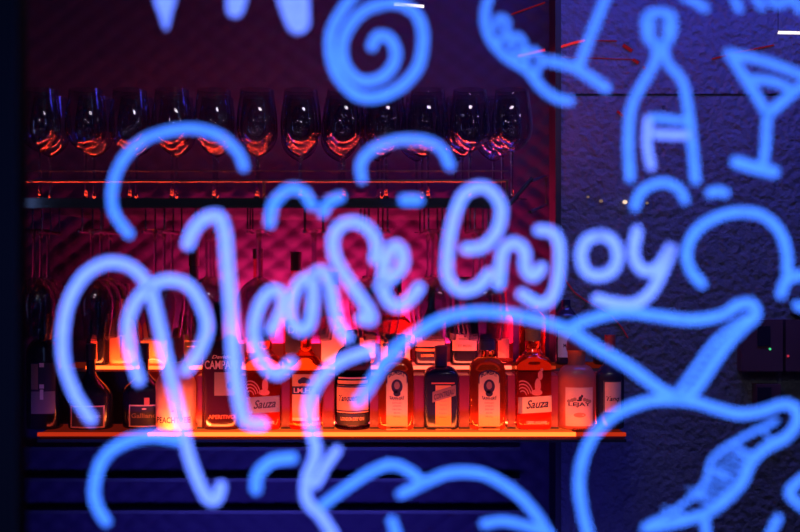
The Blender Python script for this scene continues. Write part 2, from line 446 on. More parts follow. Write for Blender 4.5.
def kmp(Y): return Y/F          # metres per pixel at depth Y
YF = 2.885; kf = kmp(YF); YK = 3.03; kk = kmp(YK)
def hz(py, Y, base): return Z(py, Y)-base
HF = lambda py: hz(py, YF, ZL)  # height above the lower board of a row-1 pixel
HU = lambda py: hz(py, YK, ZU)
def shoulder(z0, z1, a0, b0, a1, b1, n0, n1, k=7):
    out = []
    for i in range(k+1):
        t = i/k; e = 1-math.cos(t*math.pi/2); z = z0+(z1-z0)*math.sin(t*math.pi/2)*1.0
        out.append((z, a0+(a1-a0)*e, b0+(b1-b0)*e, n0+(n1-n0)*t))
    return out
def sshoulder(z0, z1, a0, b0, a1, b1, n0, n1, k=8):
    out = []
    for i in range(k+1):
        t = i/k; e = t*t*(3-2*t); out.append((z0+(z1-z0)*t, a0+(a1-a0)*e, b0+(b1-b0)*e, n0+(n1-n0)*t))
    return out
def std(a, b, n, zb, zn, zt, rn, soft=False, foot=.004):
    """square or round body to zb, shoulder to zn, neck to zt"""
    P = [(0, a-foot, b-foot, n), (foot*.5, a-foot*.3, b-foot*.3, n), (foot*1.5, a, b, n), (zb*.5, a, b, n)]
    P += (sshoulder if soft else shoulder)(zb, zn, a, b, rn, rn, n, 2)
    P += [(zn+(zt-zn)*.5, rn, rn, 2), (zt-.001, rn, rn, 2), (zt, rn*.9, rn*.9, 2)]
    return P

# --- lower tier, from the left
B = Bottle(std(17*kf, .040, 3, HF(352), HF(338), HF(322), .012), 45, ZL, YF, 'dark round-shouldered bottle with long dark label, leftmost on the lower shelf tier', 'dark')
L = B.label(-9*kf, 14*kf, HF(412), HF(362), 'darkpaper', lab='dark label with two pale blue marks')
B.label(-9*kf, 14*kf, HF(412), HF(390), 'greypaper', off=.0011, name='label_band', parent=L)
B.label(-9*kf, -2*kf, HF(388), HF(363), 'brownpaper', off=.0011, name='label_band', parent=L)
for y0, y1, x0, x1 in ((366, 362, -.5, 4), (387, 383, -.5, 4), (398, 388, 0, 3.4)): B.label(x0*kf, x1*kf, HF(y0), HF(y1), 'whitepaper', off=.0014, name='label_mark', parent=L)
B.cap([(0, HF(334)), (.0135, HF(334)), (.0135, HF(318)), (0, HF(318))], 'cap_dark')

B = Bottle(std(22*kf, .043, 2.4, HF(395), HF(372), HF(352), .012, True), 91, ZL, YF, 'squat dark bottle with pink-framed black label, second from left on the lower tier', 'dark')
L = B.label(-16.5*kf, 17*kf, HF(426), HF(404), 'darkpaper'); B.border(-16.5*kf, 17*kf, HF(426), HF(404), .0035, 'pinkpaper', parent=L)
B.text('Cabernet', 2*kf, HF(416), 25*kf, 'brownpaper', h=.010, parent=L)
B.cap([(0, HF(360)), (.0135, HF(360)), (.0135, HF(344)), (0, HF(344))], 'cap_dark')

B = Bottle(std(21*kf, .043, 2.4, HF(392), HF(372), HF(352), .012, True), 144, ZL, YF+.02, 'squat dark bottle with pink-framed black label, just left of the frosted peach bottle', 'dark')
L = B.label(-11.5*kf, 17*kf, HF(426), HF(404), 'darkpaper'); B.border(-11.5*kf, 17*kf, HF(426), HF(404), .0035, 'pinkpaper', parent=L)
B.text('Galliano', 3.5*kf, HF(417), 25*kf, 'brownpaper', h=.012, parent=L)
B.disc(4*kf, HF(408), .006, .0022, 'pinkink', parent=L); B.label(4*kf, 9*kf, HF(404), HF(397), 'redpaper', name='label_tab', parent=L)
B.cap([(0, HF(360)), (.0135, HF(360)), (.0135, HF(344)), (0, HF(344))], 'cap_dark')

P = [(0, .045, .036, 2.6), (.003, .049, .039, 2.6), (.01, 19.3*kf, .040, 2.6), (HF(385), 19.6*kf, .040, 2.6)]+sshoulder(HF(384), HF(355), 19.6*kf, .040, 7*kf, 7*kf, 2.6, 2)+[(HF(340), 7*kf, 7*kf, 2), (HF(336), 7*kf, 7*kf, 2)]
B = Bottle(P, 176, ZL, 2.86, 'glowing frosted peach-orange bottle with tall plum cap on the lower tier', 'peach')
B.text('PEACHTREE', 0, HF(420), 33*kf, 'ink', h=6*kf)
B.disc(0, HF(408), .003, .002, 'ink')
B.cap([(0, HF(364)), (8.0*kf, HF(364)), (8.0*kf, HF(330)), (7.4*kf, HF(328)), (0, HF(328))], 'cap_plum')

P = [(0, .046, .036, 3), (.006, 19.5*kf, .040, 3), (HF(356), 19.5*kf, .040, 3)]+shoulder(HF(355), HF(334), 19.5*kf, .040, 6*kf, 6*kf, 3, 2)+[(HF(322), 6*kf, 6*kf, 2), (HF(310), 6*kf, 6*kf, 2)]
B = Bottle(P, 222, ZL, YF, 'tall dark red bottle with white lettering and rounded shoulders, right of the peach bottle', 'darkred')
B.text('CAMPARI', 1*kf, HF(368), 32*kf, 'pinkink', h=8.5*kf); B.text('Davide', 2*kf, HF(357.5), 19*kf, 'pinkink', h=3.5*kf, shear=.3)
L = B.label(-5*kf, 17*kf, HF(394), HF(371), 'brownpaper', off=.0009); B.disc(10*kf, HF(384), .007, .009, 'ink', parent=L)
B.text('APERITIVO', 2*kf, HF(417), 26*kf, 'redpaper', h=4*kf)
B.cap([(0, HF(314)), (7*kf, HF(314)), (7*kf, HF(300)), (0, HF(300))], 'cap_dark')

def tequila(px, Y, label, mat, tilt):
    k = kmp(Y)
    h = lambda py: hz(py, Y, ZL)
    P = [(0, 15.5*k, .034, 5), (.004, 17*k, .037, 6), (.012, 17.3*k, .038, 7), (h(365), 17.3*k, .038, 7), (h(361), 17*k, .037, 6), (h(357), 14*k, .033, 3), (h(354), 8.5*k, 8.5*k, 2.2), (h(350), 7*k, 7*k, 2), (h(341), 7*k, 7*k, 2)]
    B = Bottle(P, px, ZL, Y, label, mat)
    L = B.label(-13*k, 17*k, h(411), h(395), 'cream' if not tilt else 'greypaper', skew=.06)
    B.text('Sauza', 2.5*k, h(406.5), 22*k, 'ink', h=8.5*k, shear=.35, parent=L, skew=.08)
    B.label(-16.3*k, -12.2*k, h(412), h(396), 'brownpaper', off=.0011, name='side_label')
    # cock and fan embossed over the label
    B.disc(0, 0, 0, 0, 'rose_ink' if False else 'redpaper', parts=[(3*k, h(384), 3*k, 7*k), (5.5*k, h(374), 2.4*k, 4.5*k), (2*k, h(391), 5.5*k, 3*k), (7*k, h(368.5), 1.4*k, 1.6*k)])
    for i in range(4):
        a = MB(); r = (4+i*2.6)*k; V = []; Fc = []
        for j in range(9):
            t = R(15+j*14); 
            for rr in (r, r+1.0*k):
                x = -12*k+rr*math.cos(t)*.85; z = h(395)+rr*math.sin(t)*1.25; x = max(min(x, 15*k), -15.5*k); V.append((x, B.fy(x, z)-.0012, z))
        for j in range(8): Fc.append([2*j, 2*j+1, 2*j+3, 2*j+2])
        a.add(V, Fc).build('fan_line', 'redpaper', B.root)
    B.text('100% AGAVE', 2*k, h(422), 20*k, 'pinkink', h=2.8*k)
    B.cap([(0, h(356)), (9.5*k, h(357)), (10.5*k, h(354)), (8*k, h(351)), (7.6*k, h(342)), (6.5*k, h(340)), (0, h(340))], 'clear', name='neck_collar')
    B.cap([(0, h(340.5)), (7.6*k, h(340.5)), (7.9*k, h(337)), (7.9*k, h(329)), (0, h(329))], 'cork', name='stopper')
    return B
tequila(264, YF, 'square clear bottle of red-orange spirit with scripted label, right of the tall dark red bottle', 'tequila', True)

P = std(16*kf, .037, 4, HF(366), HF(347), HF(326), 5.5*kf, True)
B = Bottle(P, 306, ZL, YF, 'amber spirit bottle with black lettered band, left of the green gin bottle', 'amber')
L = B.label(-12.5*kf, 14*kf, HF(417), HF(373), 'orange'); B.disc(-1*kf, HF(379), .016, .011, 'ink', parent=L, parts=[(0, 0, .010, .008), (-.009, -.003, .006, .006), (.010, -.002, .007, .007)])
o = B.label(-12.5*kf, 14*kf, HF(393), HF(385), 'darkpaper', off=.0012, name='label_band', parent=L)
B.text('LM.HA', 0, HF(391.5), 22*kf, 'pinkink', h=5*kf, off=.0016, parent=L); B.label(-12.5*kf, 14*kf, HF(419), HF(416), 'whitepaper', off=.0011, name='label_band', parent=L)
B.cap([(0, HF(330)), (6.5*kf, HF(330)), (6.5*kf, HF(312)), (0, HF(312))], 'cap_plum')

P = std(18*kf, 18*kf, 2, HF(362), HF(346), HF(330), 6*kf)
B = Bottle(P, 353, ZL, YF, 'dark green round gin bottle with orange label and wide dark foot band', 'bluegreen')
L = B.label(-15.7*kf, 15.7*kf, HF(411), HF(384), 'orange'); B.text('Tanqueray', -2*kf, HF(401), 23*kf, 'ink', h=8*kf, shear=.3, parent=L, skew=.06)
for y in (409, 385): B.label(-15.7*kf, 15.7*kf, HF(y+.8), HF(y-.6), 'ink', off=.0011, name='label_rule', parent=L)
L = B.label(-15.7*kf, 15.7*kf, HF(423), HF(412), 'darkpaper', lab='dark foot band'); B.text('LONDON DRY GIN', 0, HF(418.5), 23*kf, 'pinkink', h=3.4*kf, parent=L)
L = B.label(-14*kf, 14*kf, HF(377.5), HF(375.8), 'pinkpaper', name='label_band'); B.label(-15*kf, 15*kf, HF(382.5), HF(379), 'orange', name='label_band')
B.cap([(0, HF(346)), (7*kf, HF(346)), (7*kf, HF(333)), (6.3*kf, HF(331)), (0, HF(331))], 'cap_navy')

def sapphire(px, label):
    P = [(0, 15.5*kf, .036, 6), (.004, 17.4*kf, .039, 7), (.01, 17.6*kf, .039, 7), (HF(372), 17.6*kf, .039, 7)]
    P += shoulder(HF(371), HF(357), 17.6*kf, .039, 6*kf, 6*kf, 7, 2)+[(HF(350), 6*kf, 6*kf, 2), (HF(346), 6*kf, 6*kf, 2)]
    B = Bottle(P, px, ZL, YF, label, 'pale')
    x0, x1 = -9.5*kf, 11.5*kf
    L = B.label(x0, x1, HF(430), HF(375), 'cream', top=lambda u: .017*math.sqrt(max(0, 1-u*u))-.001)
    # navy outline following the arched label
    V = []; Fc = []; pts = [(x0, HF(430))]
    xm, hw = (x0+x1)/2, (x1-x0)/2
    outl = [(-1, HF(429.5))]+[(math.cos(t), HF(375)+.016*math.sin(t)) for t in [math.pi*(1-i/14) for i in range(15)]]+[(1, HF(429.5)), (-1, HF(429.5))]
    for s_in in (1.0, .90): 
        for u, z in outl:
            zc = HF(400); x = xm+u*hw*s_in; zz = zc+(z-zc)*(1-(1-s_in)*.45); V.append((x, B.fy(x, zz)-.0012, zz))
    n = len(outl)
    for i in range(n-1): Fc.append([i, i+1, n+i+1, n+i])
    MB().add(V, Fc).build('label_border', 'ink', L)
    B.text('BOMBAY', xm, HF(376.6), 16*kf, 'ink', h=5*kf, parent=L, arc=.008)
    B.disc(xm, HF(385), 0, 0, 'ink', parent=L, parts=[(0, 0, 5.6*kf, 7*kf), (0, -7*kf, 3.6*kf, 3*kf)]); B.disc(xm, HF(384), 2.8*kf, 3.8*kf, 'brownpaper', off=.0015, parent=L)
    B.text('SAPPHIRE', xm, HF(397.5), 14.5*kf, 'ink', h=3.4*kf, parent=L, arc=-.004)
    for i, y in enumerate((402, 405, 408.5, 412, 415.5)): B.text(('DISTILLED', 'LONDON', 'DRY GIN', '40% VOL', '70 CL')[i], xm, HF(y), (9, 8, 8.5, 7, 7.5)[i]*kf, 'brownpaper', h=1.6*kf, parent=L)
    B.text('IMPORTED', xm, HF(426.5), 13*kf, 'ink', h=1.8*kf, parent=L)
    B.cap([(0, HF(354)), (8.4*kf, HF(354)), (8.6*kf, HF(351)), (7*kf, HF(349)), (6.6*kf, HF(346)), (0, HF(346))], 'clear', name='neck_ring')
    B.cap([(0, HF(350)), (8*kf, HF(350)), (8.2*kf, HF(348)), (8.2*kf, HF(336)), (7.4*kf, HF(334.5)), (0, HF(334.5))], 'cap_navy')
sapphire(396, 'square gin bottle with arched portrait label, left of the short dark square bottle')
sapphire(487, 'square gin bottle with arched portrait label, beside the clear cock-pattern bottle')

P = [(0, 15*kf, .036, 5), (.005, 17.3*kf, .039, 6), (HF(378), 17.3*kf, .039, 6)]+shoulder(HF(377), HF(366), 17.3*kf, .039, 6*kf, 6*kf, 6, 2)+[(HF(350), 5.6*kf, 5.6*kf, 2)]
B = Bottle(P, 441, ZL, YF, 'short dark square bottle with narrow orange label and slanted band', 'darknavy')
L = B.label(-6*kf, 9.5*kf, HF(428), HF(384), 'orange')
for y in (400, 404, 408, 412, 416): B.text('liqueur', 1.6*kf, HF(y), 8*kf, 'brownpaper', h=1.3*kf, parent=L)
L = B.label(-9*kf, 14*kf, HF(397.5), HF(387), 'brownpaper', off=.0016, name='slanted_band', skew=.3); B.text('COINTREAU', 2.5*kf, HF(395.5), 20*kf, 'ink', h=5.4*kf, off=.002, skew=.3, parent=L)
B.label(-10*kf, 13*kf, HF(382.6), HF(381.2), 'redpaper', name='label_rule')
B.cap([(0, HF(369)), (6.2*kf, HF(369)), (6.4*kf, HF(346)), (0, HF(345))], 'cap_plum')

tequila(533, YF, 'square clear bottle of red-orange spirit with pale scripted label, left of the round-shouldered pink bottle', 'tequila', False)

P = [(0, 16*kf, .040, 2.3), (.004, 18.5*kf, .044, 2.3), (.012, 19*kf, .045, 2.3), (HF(416), 18*kf, .044, 2.3), (HF(380), 18.6*kf, .044, 2.3)]+shoulder(HF(379), HF(365), 18.6*kf, .044, 8.8*kf, 8.8*kf, 2.3, 2)+[(HF(361), 8.4*kf, 8.4*kf, 2), (HF(352), 9*kf, 9*kf, 2), (HF(350), 10*kf, 10*kf, 2), (HF(348), 9*kf, 9*kf, 2)]
B = Bottle(P, 576.5, ZL, YF, 'round-shouldered pink bottle with wide label and rounded stopper, second from right on lower tier', 'pinkfrost')
L = B.label(-13*kf, 14*kf, HF(424), HF(386), 'pinkpaper'); B.text('LEJAY', .5*kf, HF(405.5), 22*kf, 'ink', h=5*kf, parent=L)
B.disc(0, 0, 0, 0, 'ink', parent=L, parts=[(1*kf, HF(396.5), 1.8*kf, 2*kf), (2.6*kf, HF(394.5), 1.2*kf, 1.6*kf), (0, HF(398.5), 2.6*kf, .9*kf)])
B.disc(0, 0, 0, 0, 'brownpaper', parent=L, parts=[(x*kf, HF(396+abs(x)*.35), 1.8*kf, 1.8*kf) for x in (-10, -7, -4.4, 5.2, 7.8, 10.6)])
B.disc(.5*kf, HF(413), 6*kf, 2.4*kf, 'redpaper', parent=L)
B.text('CASSIS', 0, HF(429), 13*kf, 'ink', h=2.6*kf)
B.cap([(0, HF(350)), (10*kf, HF(350)), (10.3*kf, HF(348)), (9.4*kf, HF(341)), (7*kf, HF(336)), (3.5*kf, HF(333.5)), (0, HF(333))], 'cap_plum', name='stopper')
bt = B; B.disc(0, 0, 0, 0, 'ink') if False else None
MB().lathe([(0, 0), (.0055, 0), (.0055, .002), (0, .002)], 16).build('stopper_emblem', 'cap_navy', B.root).location = (.8*kf, -9.4*kf, HF(342.5))
B.root.children[-1].rotation_euler = (R(78), 0, 0)

P = std(14*kf, .034, 2, HF(376), HF(358), HF(340), 4.6*kf, True)
B = Bottle(P, 610, ZL, YF, 'dark bottle with small pink label and reddish capsule, rightmost on the lower tier', 'darknavy')
L = B.label(-8.5*kf, 10*kf, HF(412), HF(380), 'pinkpaper'); B.text('Tanq', .5*kf, HF(401), 13*kf, 'ink', h=6*kf, shear=.3, parent=L); B.border(-8.5*kf, 10*kf, HF(412), HF(380), .0028, 'ink', parent=L)
B.cap([(0, HF(352)), (5.4*kf, HF(352)), (5.4*kf, HF(335)), (0, HF(335))], 'cap_red', lab='red capsule')

# --- upper tier, from the left
def upper(px, hw, yb, yn, yt, rn, label, mat, n=2.2, b=.034, capy=None, capm='cap_dark', soft=True, Y=YK):
    B = Bottle(std(hw*kk, b, n, HU(yb), HU(yn), HU(yt), rn*kk, soft), px, ZU, Y, label, mat)
    if capy: B.cap([(0, HU(capy[0])), (rn*kk*1.15, HU(capy[0])), (rn*kk*1.15, HU(capy[1])), (0, HU(capy[1]))], capm)
    return B
B = upper(98, 11, 325, 312, 290, 4.5, 'dark bottle with a narrow red label strip, leftmost on the upper tier', 'dark', capy=(296, 282)); B.label(-4*kk, 2.5*kk, HU(360), HU(334), 'redpaper')
B = upper(124, 13.5, 330, 312, 292, 5, 'plain glowing orange bottle, second from left on the upper tier', 'orangemilk', n=3, capy=(298, 284)); B.label(-.5*kk, .7*kk, HU(357), HU(336), 'ink', name='label_line')
B = upper(156, 14.5, 327, 312, 290, 5, 'glowing orange bottle with a dark diamond on its label and a pale arc below', 'orangemilk', n=4, capy=(297, 282))
L = B.label(-13*kk, 13*kk, HU(355), HU(339), 'orange'); B.label(-13*kk, 13*kk, HU(339), HU(337.5), 'whitepaper', off=.0011, name='label_rule', parent=L)
B.disc(-8*kk, HU(345), 3*kk, 3.2*kk, 'ink', parent=L)
V = []; Fc = []
for j in range(13):
    t = math.pi*j/12
    for rr in (1., .85):
        x = 12*kk*rr*math.cos(t); z = HU(366.5)+9*kk*rr*math.sin(t); V.append((x, B.fy(x, z)-.0013, z))
for j in range(12): Fc.append([2*j, 2*j+1, 2*j+3, 2*j+2])
MB().add(V, Fc).build('label_arc', 'whitepaper', L)
B = upper(194, 10.5, 322, 300, 262, 4.6, 'slim navy bottle with tall dark cap, behind the shoulder of the peach bottle', 'darknavy', capy=(266, 247)); L = B.label(-9.5*kk, 9.5*kk, HU(364), HU(333), 'darkpaper'); B.text('JEKANE', 0, HU(342), 16*kk, 'pinkink', h=2.4*kk, parent=L); B.text('vodka', 0, HU(346.5), 11*kk, 'pinkink', h=1.8*kk, parent=L)
B = upper(258, 13.5, 320, 298, 256, 4.6, 'clear red-lit bottle with long neck and dark cap, behind the scripted clear bottle', 'rose', capy=(259, 249)); B.cap([(0, HU(281)), (5*kk, HU(281)), (5*kk, HU(277.5)), (0, HU(277.5))], 'cap_dark', name='neck_band'); B.label(-10*kk, 10*kk, HU(352), HU(325), 'redpaper')
B = upper(296, 12.5, 310, 288, 268, 5, 'tall clear bottle with dark label and black cap, behind the black-banded amber bottle', 'rose', capy=(271, 252)); L = B.label(-10*kk, 9*kk, HU(352), HU(319), 'darkpaper', lab='dark label'); B.text('DI', -2*kk, HU(333), 9*kk, 'pinkink', h=8*kk, parent=L)
B = upper(333, 12.5, 322, 305, 280, 5, 'red-lit bottle with broad pinkish-red label, left behind the green gin bottle', 'rose', n=4, capy=(285, 272)); L = B.label(-11*kk, 11.5*kk, HU(364), HU(329), 'pinkpaper')
B = upper(367, 10.5, 325, 308, 285, 4.5, 'slim red-lit bottle with pale red label, right behind the green gin bottle', 'rose', n=3, capy=(290, 276)); L = B.label(-8.5*kk, 8.5*kk, HU(357), HU(332), 'pinkpaper')
B = upper(396, 16, 326, 310, 288, 5, 'wide bottle with half orange half navy floral label, behind the first portrait-label bottle', 'amber', n=4, capy=(293, 279))
L = B.label(-15*kk, -1*kk, HU(361), HU(333), 'orange'); B.label(-1*kk, 9*kk, HU(361), HU(333), 'darkpaper', name='label_half', parent=L); B.label(9*kk, 14*kk, HU(361), HU(335), 'pinkpaper', name='label_half', parent=L)
B.disc(0, 0, 0, 0, 'ink', parent=L, parts=[((-10+dx)*kk, HU(340+dz), 2*kk, 2*kk) for dx, dz in ((0, 0), (3.5, -2), (-2.5, -3), (2.6, 4), (-1.5, 4.2), (6, 1))])
B = upper(430, 15.5, 322, 306, 284, 5, 'dark bottle with wide orange-pink label over a lettered black band, on the upper tier', 'darknavy', n=4, capy=(289, 275))
L = B.label(-14.5*kk, 14.5*kk, HU(346), HU(329), 'pinkpaper'); B.text('ESTABLISHED', 0, HU(335), 20*kk, 'brownpaper', h=2.2*kk, parent=L); B.text('MARCA', 1*kk, HU(340), 11*kk, 'brownpaper', h=2*kk, parent=L)
B.label(-14.5*kk, 6*kk, HU(350.5), HU(348), 'orange', name='label_band'); B.text('LONDON', -3*kk, HU(356), 12*kk, 'orange', h=2.8*kk)
B = upper(464, 14, 320, 306, 286, 5, 'dark bottle with small curved pink label, left behind the second portrait-label bottle', 'dark', n=3, capy=(291, 277)); L = B.label(-12*kk, 12*kk, HU(350), HU(334), 'pinkpaper', top=lambda u: .003*u*u); B.text('WODKA', 0, HU(339.5), 12*kk, 'brownpaper', h=2*kk, parent=L); B.text('ET MON', 0, HU(346.5), 13*kk, 'brownpaper', h=2.6*kk, parent=L)
B = upper(502, 11, 320, 304, 282, 4.6, 'plain red-lit clear bottle, right behind the second portrait-label bottle', 'rose', n=2.2, capy=(287, 273)); B.label(-5*kk, 6*kk, HU(357), HU(338), 'redpaper')
B = upper(532, 13, 318, 308, 300, 6, 'amber bottle rising behind the cork-stoppered cock-pattern bottle', 'amber', n=3, capy=(304, 292), capm='cap_plum')
B = upper(566, 11.5, 318, 306, 300, 4.5, 'dark bottle with plain white label, behind the round-shouldered pink bottle', 'darknavy', n=3, capy=(326, 315), capm='cap_red', Y=3.045)
L = B.label(-9.5*kk, 9*kk, HU(357), HU(330), 'whitepaper'); B.text('MMX', 0, HU(347), 9*kk, 'ink', h=3.6*kk, parent=L)
B = upper(601, 8, 352, 346, 342, 3.6, 'small dark bottle with red top, behind the rightmost lower-tier bottle', 'darknavy', capy=(350, 343), capm='cap_red', Y=3.045)

# ------------------------------------------------------------------ painted drawings on the window
YS = YW-.0036
def stroke(name, pts, r, parent, mat='paint', n=7, taper=None, label=None):
    pts = [Vector((p[0], p[1], (p[2] if len(p) > 2 else r)*.69)) for p in pts]
    sp = spline(pts, n) if len(pts) > 2 else [pts[0].lerp(pts[1], t/6) for t in range(7)]
    # resample densely enough, add round ends
    k = YS/F; L = []
    d0 = (sp[1]-sp[0]).to_2d().normalized(); d1 = (sp[-1]-sp[-2]).to_2d().normalized()
    for a in (75, 50, 25): L.append((sp[0].to_2d()-d0*sp[0].z*math.sin(R(a)), max(sp[0].z*math.cos(R(a)), .2), d0))
    for i, p in enumerate(sp):
        d = (sp[min(i+1, len(sp)-1)]-sp[max(i-1, 0)]).to_2d()
        L.append((p.to_2d(), max(p.z, .2), d.normalized() if d.length > 1e-6 else d0))
    for a in (25, 50, 75): L.append((sp[-1].to_2d()+d1*sp[-1].z*math.sin(R(a)), max(sp[-1].z*math.cos(R(a)), .2), d1))
    V = []; Fc = []
    for c, rr, d in L:
        nrm = Vector((-d.y, d.x))
        for u, y in ((-1, 0), (-.55, -.0006), (.55, -.0006), (1, 0), (0, .0004)):
            q = c+nrm*u*rr; V.append(((q.x-400)*k, YS+y, EYE-(q.y-266)*k))
    m = len(L)
    for i in range(m-1):
        for j in range(5):
            j2 = (j+1) % 5; Fc.append([i*5+j, i*5+j2, (i+1)*5+j2, (i+1)*5+j])
    Fc.append([0, 1, 2, 3, 4]); Fc.append([(m-1)*5+j for j in (4, 3, 2, 1, 0)])
    o = MB().add(V, Fc).build(name, mat, parent, 30)
    if label: o['label'] = label
    return o
def drawing(name, label, cat, strokes, group=None):
    """strokes: (part name, points, radius, material)"""
    if len(strokes) == 1:
        s = strokes[0]; return tag(stroke(name, s[1], s[2], None, s[3] if len(s) > 3 else 'paint'), label, cat, group)
    xs = [p[0] for s in strokes for p in s[1]]; ys = [p[1] for s in strokes for p in s[1]]
    e = thing(name, (0, 0, 0), label, cat, group)
    for s in strokes: stroke(s[0], s[1], s[2], e, s[3] if len(s) > 3 else 'paint')
    return e
D = 'paint_dense'
GD = 'blue paint drips at the top of the window'
drawing('paint_drip', 'pale blue pointed paint drip at top edge, leftmost of the three drips', 'drawing', [('s', [(165, -14, 18), (165, 0, 15), (165.5, 14, 9), (166, 27, 3.5)], 9, D)], GD)
drawing('paint_drip', 'pale blue rounded short paint drip at top edge, middle of the three drips', 'drawing', [('s', [(238, -16, 18), (236.5, -2, 15), (235, 9, 12)], 12, D)], GD)
drawing('paint_drip', 'largest pale blue rounded paint drip at top edge, left of the spiral', 'drawing', [('s', [(290, -18, 24), (294, 2, 22), (298, 22, 17)], 20, D)], GD)
drawing('painted_spiral', 'blue painted spiral near the top of the window', 'drawing', [('s', [(372, 46), (378, 36), (389, 38), (396, 52), (392, 67), (379, 79), (361, 81), (347, 69), (342, 52), (346, 32), (361, 13), (381, 4.5), (400, 4), (417, 15), (423, 37), (419, 64), (404, 84), (381, 96), (359, 96), (340, 79), (331, 56), (332, 30), (344, 8), (358, -10)], 7.6)])
drawing('painted_corkscrew', 'blue painted corkscrew with twisted coils, right of the spiral', 'drawing', [
    ('shaft', [(490, -6), (485, 14), (489, 36), (505, 56), (527, 70), (541, 87), (556, 98), (570, 101)], 6.3),
    ('coil', [(496, 28), (498, 18), (506, 20), (506, 33), (499, 41)], 4.6), ('coil', [(512, 48), (511, 38), (520, 37), (524, 49), (516, 56)], 4.8), ('coil', [(527, 63), (527, 54), (535, 51), (541, 61), (536, 72)], 4.8)])
drawing('painted_wine_glass', 'blue painted wine glass stem and foot at top, left of painted bottle', 'drawing', [('stem', [(607, -6), (594, 27), (580, 63)], 6.8), ('foot', [(549, 61), (575, 68), (606, 88)], 7)])
drawing('painted_lettering', 'cut-off row of blue painted letter bottoms at the top right corner', 'lettering', [
    ('letter', [(684, -4), (694, 1), (705, 8)], 6), ('letter', [(733, -6), (739, 9)], 5.6), ('letter', [(753, -6), (762, 7)], 5.4), ('letter', [(768, -6), (774, 3), (784, 3), (790, -6)], 6), ('letter', [(790, -4), (801, 10)], 6)])
drawing('painted_bottle', 'blue painted bottle outline with a labelled front, right of the painted wine glass', 'drawing', [
    ('cap', [(646, 17), (645, 22), (646.5, 34), (649, 40), (655, 43), (663, 43), (669, 40), (672, 33), (673, 22), (671.5, 16), (668, 13.5), (658, 12), (649, 14), (646, 17)], 6), ('cap', [(651, 19), (652, 33)], 4.5), ('cap', [(667, 20), (666, 34)], 4.5),
    ('side', [(657, 44), (654, 64), (641, 86.5), (631, 109), (628.5, 143), (630, 178)], 6.3), ('side', [(664, 43), (667, 62), (682, 81), (688, 109), (692, 143), (695.5, 180)], 6.3),
    ('label_panel', [(648.5, 119), (647, 143), (651, 166)], 6, D), ('label_panel', [(652, 117.5), (684, 121)], 5.6), ('label_text', [(656, 134), (672, 135), (690, 135)], 6, D)])
drawing('painted_cocktail_glass', 'blue painted tilted martini glass at the right edge of the window', 'drawing', [
    ('bowl', [(729, 53), (749, 84), (767, 113)], 6.6), ('bowl', [(808, 82), (788, 97), (768, 114)], 6.8), ('rim', [(733, 54), (770, 63), (808, 78)], 6.2), ('liquid', [(752, 79), (775, 82), (794, 91)], 6), ('stem', [(767, 113), (766, 140), (763, 166)], 6.2), ('foot', [(736, 162), (756, 168), (774, 172)], 8)])
GA = 'blue painted curls around the lettering'
drawing('painted_curl', 'small blue painted arch just below the painted bottle', 'drawing', [('s', [(635, 207), (640, 193), (652, 185), (664, 182.5), (678, 188), (685, 200)], 6)], GA)
drawing('painted_dash', 'short blue painted dab right of the small arch under the painted bottle', 'drawing', [('s', [(710, 193), (717, 191), (725, 193)], 6.5)])
drawing('painted_curl', 'wide blue painted arch right of the word enjoy', 'drawing', [('s', [(702, 284), (690, 269), (687, 250), (697, 230), (717, 217), (740, 212), (763, 216), (780, 232), (787, 254), (787, 272)], 6.6)], GA)
drawing('painted_curl', 'blue painted curl cut by the right edge below the wide arch', 'drawing', [('s', [(781, 294), (786, 281), (796, 276), (808, 275)], 7)], GA)
drawing('painted_dash', 'blue painted dab at right edge below the cut-off curl', 'drawing', [('s', [(797, 305), (806, 309)], 6)])
drawing('painted_curl', 'large blue painted arch at left, over the upright glasses', 'drawing', [('s', [(244, 167), (237, 151), (220, 136), (196, 129), (169, 131), (142, 141), (122, 161.5), (112.5, 188), (114, 212), (129, 234)], 6.4)], GA)
drawing('painted_curl', 'pale blue painted hook in the middle, above the red-lit bottle necks', 'drawing', [('s', [(270, 223), (274, 203), (290, 189), (304, 193), (312, 205)], 7.4)], GA)
drawing('painted_dash', 'short blue painted comma right of the middle hook', 'drawing', [('s', [(323, 213), (329, 202), (340, 197)], 7)])
drawing('painted_curl', 'flat blue painted arch crossing the bowls of the upright glasses', 'drawing', [('s', [(362, 179), (361, 163), (372, 150), (394, 141), (420, 140), (440, 148), (450, 166)], 6.4)], GA)
drawing('painted_dash', 'short blue painted dab left of the tall letter e of enjoy', 'drawing', [('s', [(404, 200), (418, 200)], 7.5)])
drawing('painted_curl', 'blue painted hook at lower middle left, below the bottle shelf', 'drawing', [('s', [(256, 489), (258, 474), (272, 461), (292, 458)], 8)], GA)
drawing('painted_curl', 'long blue painted arch at lower left, below the shelf', 'drawing', [('s', [(106, 521), (97, 506), (94.5, 487), (102, 461), (121, 444), (150, 436), (178, 440)], 7.8)], GA)

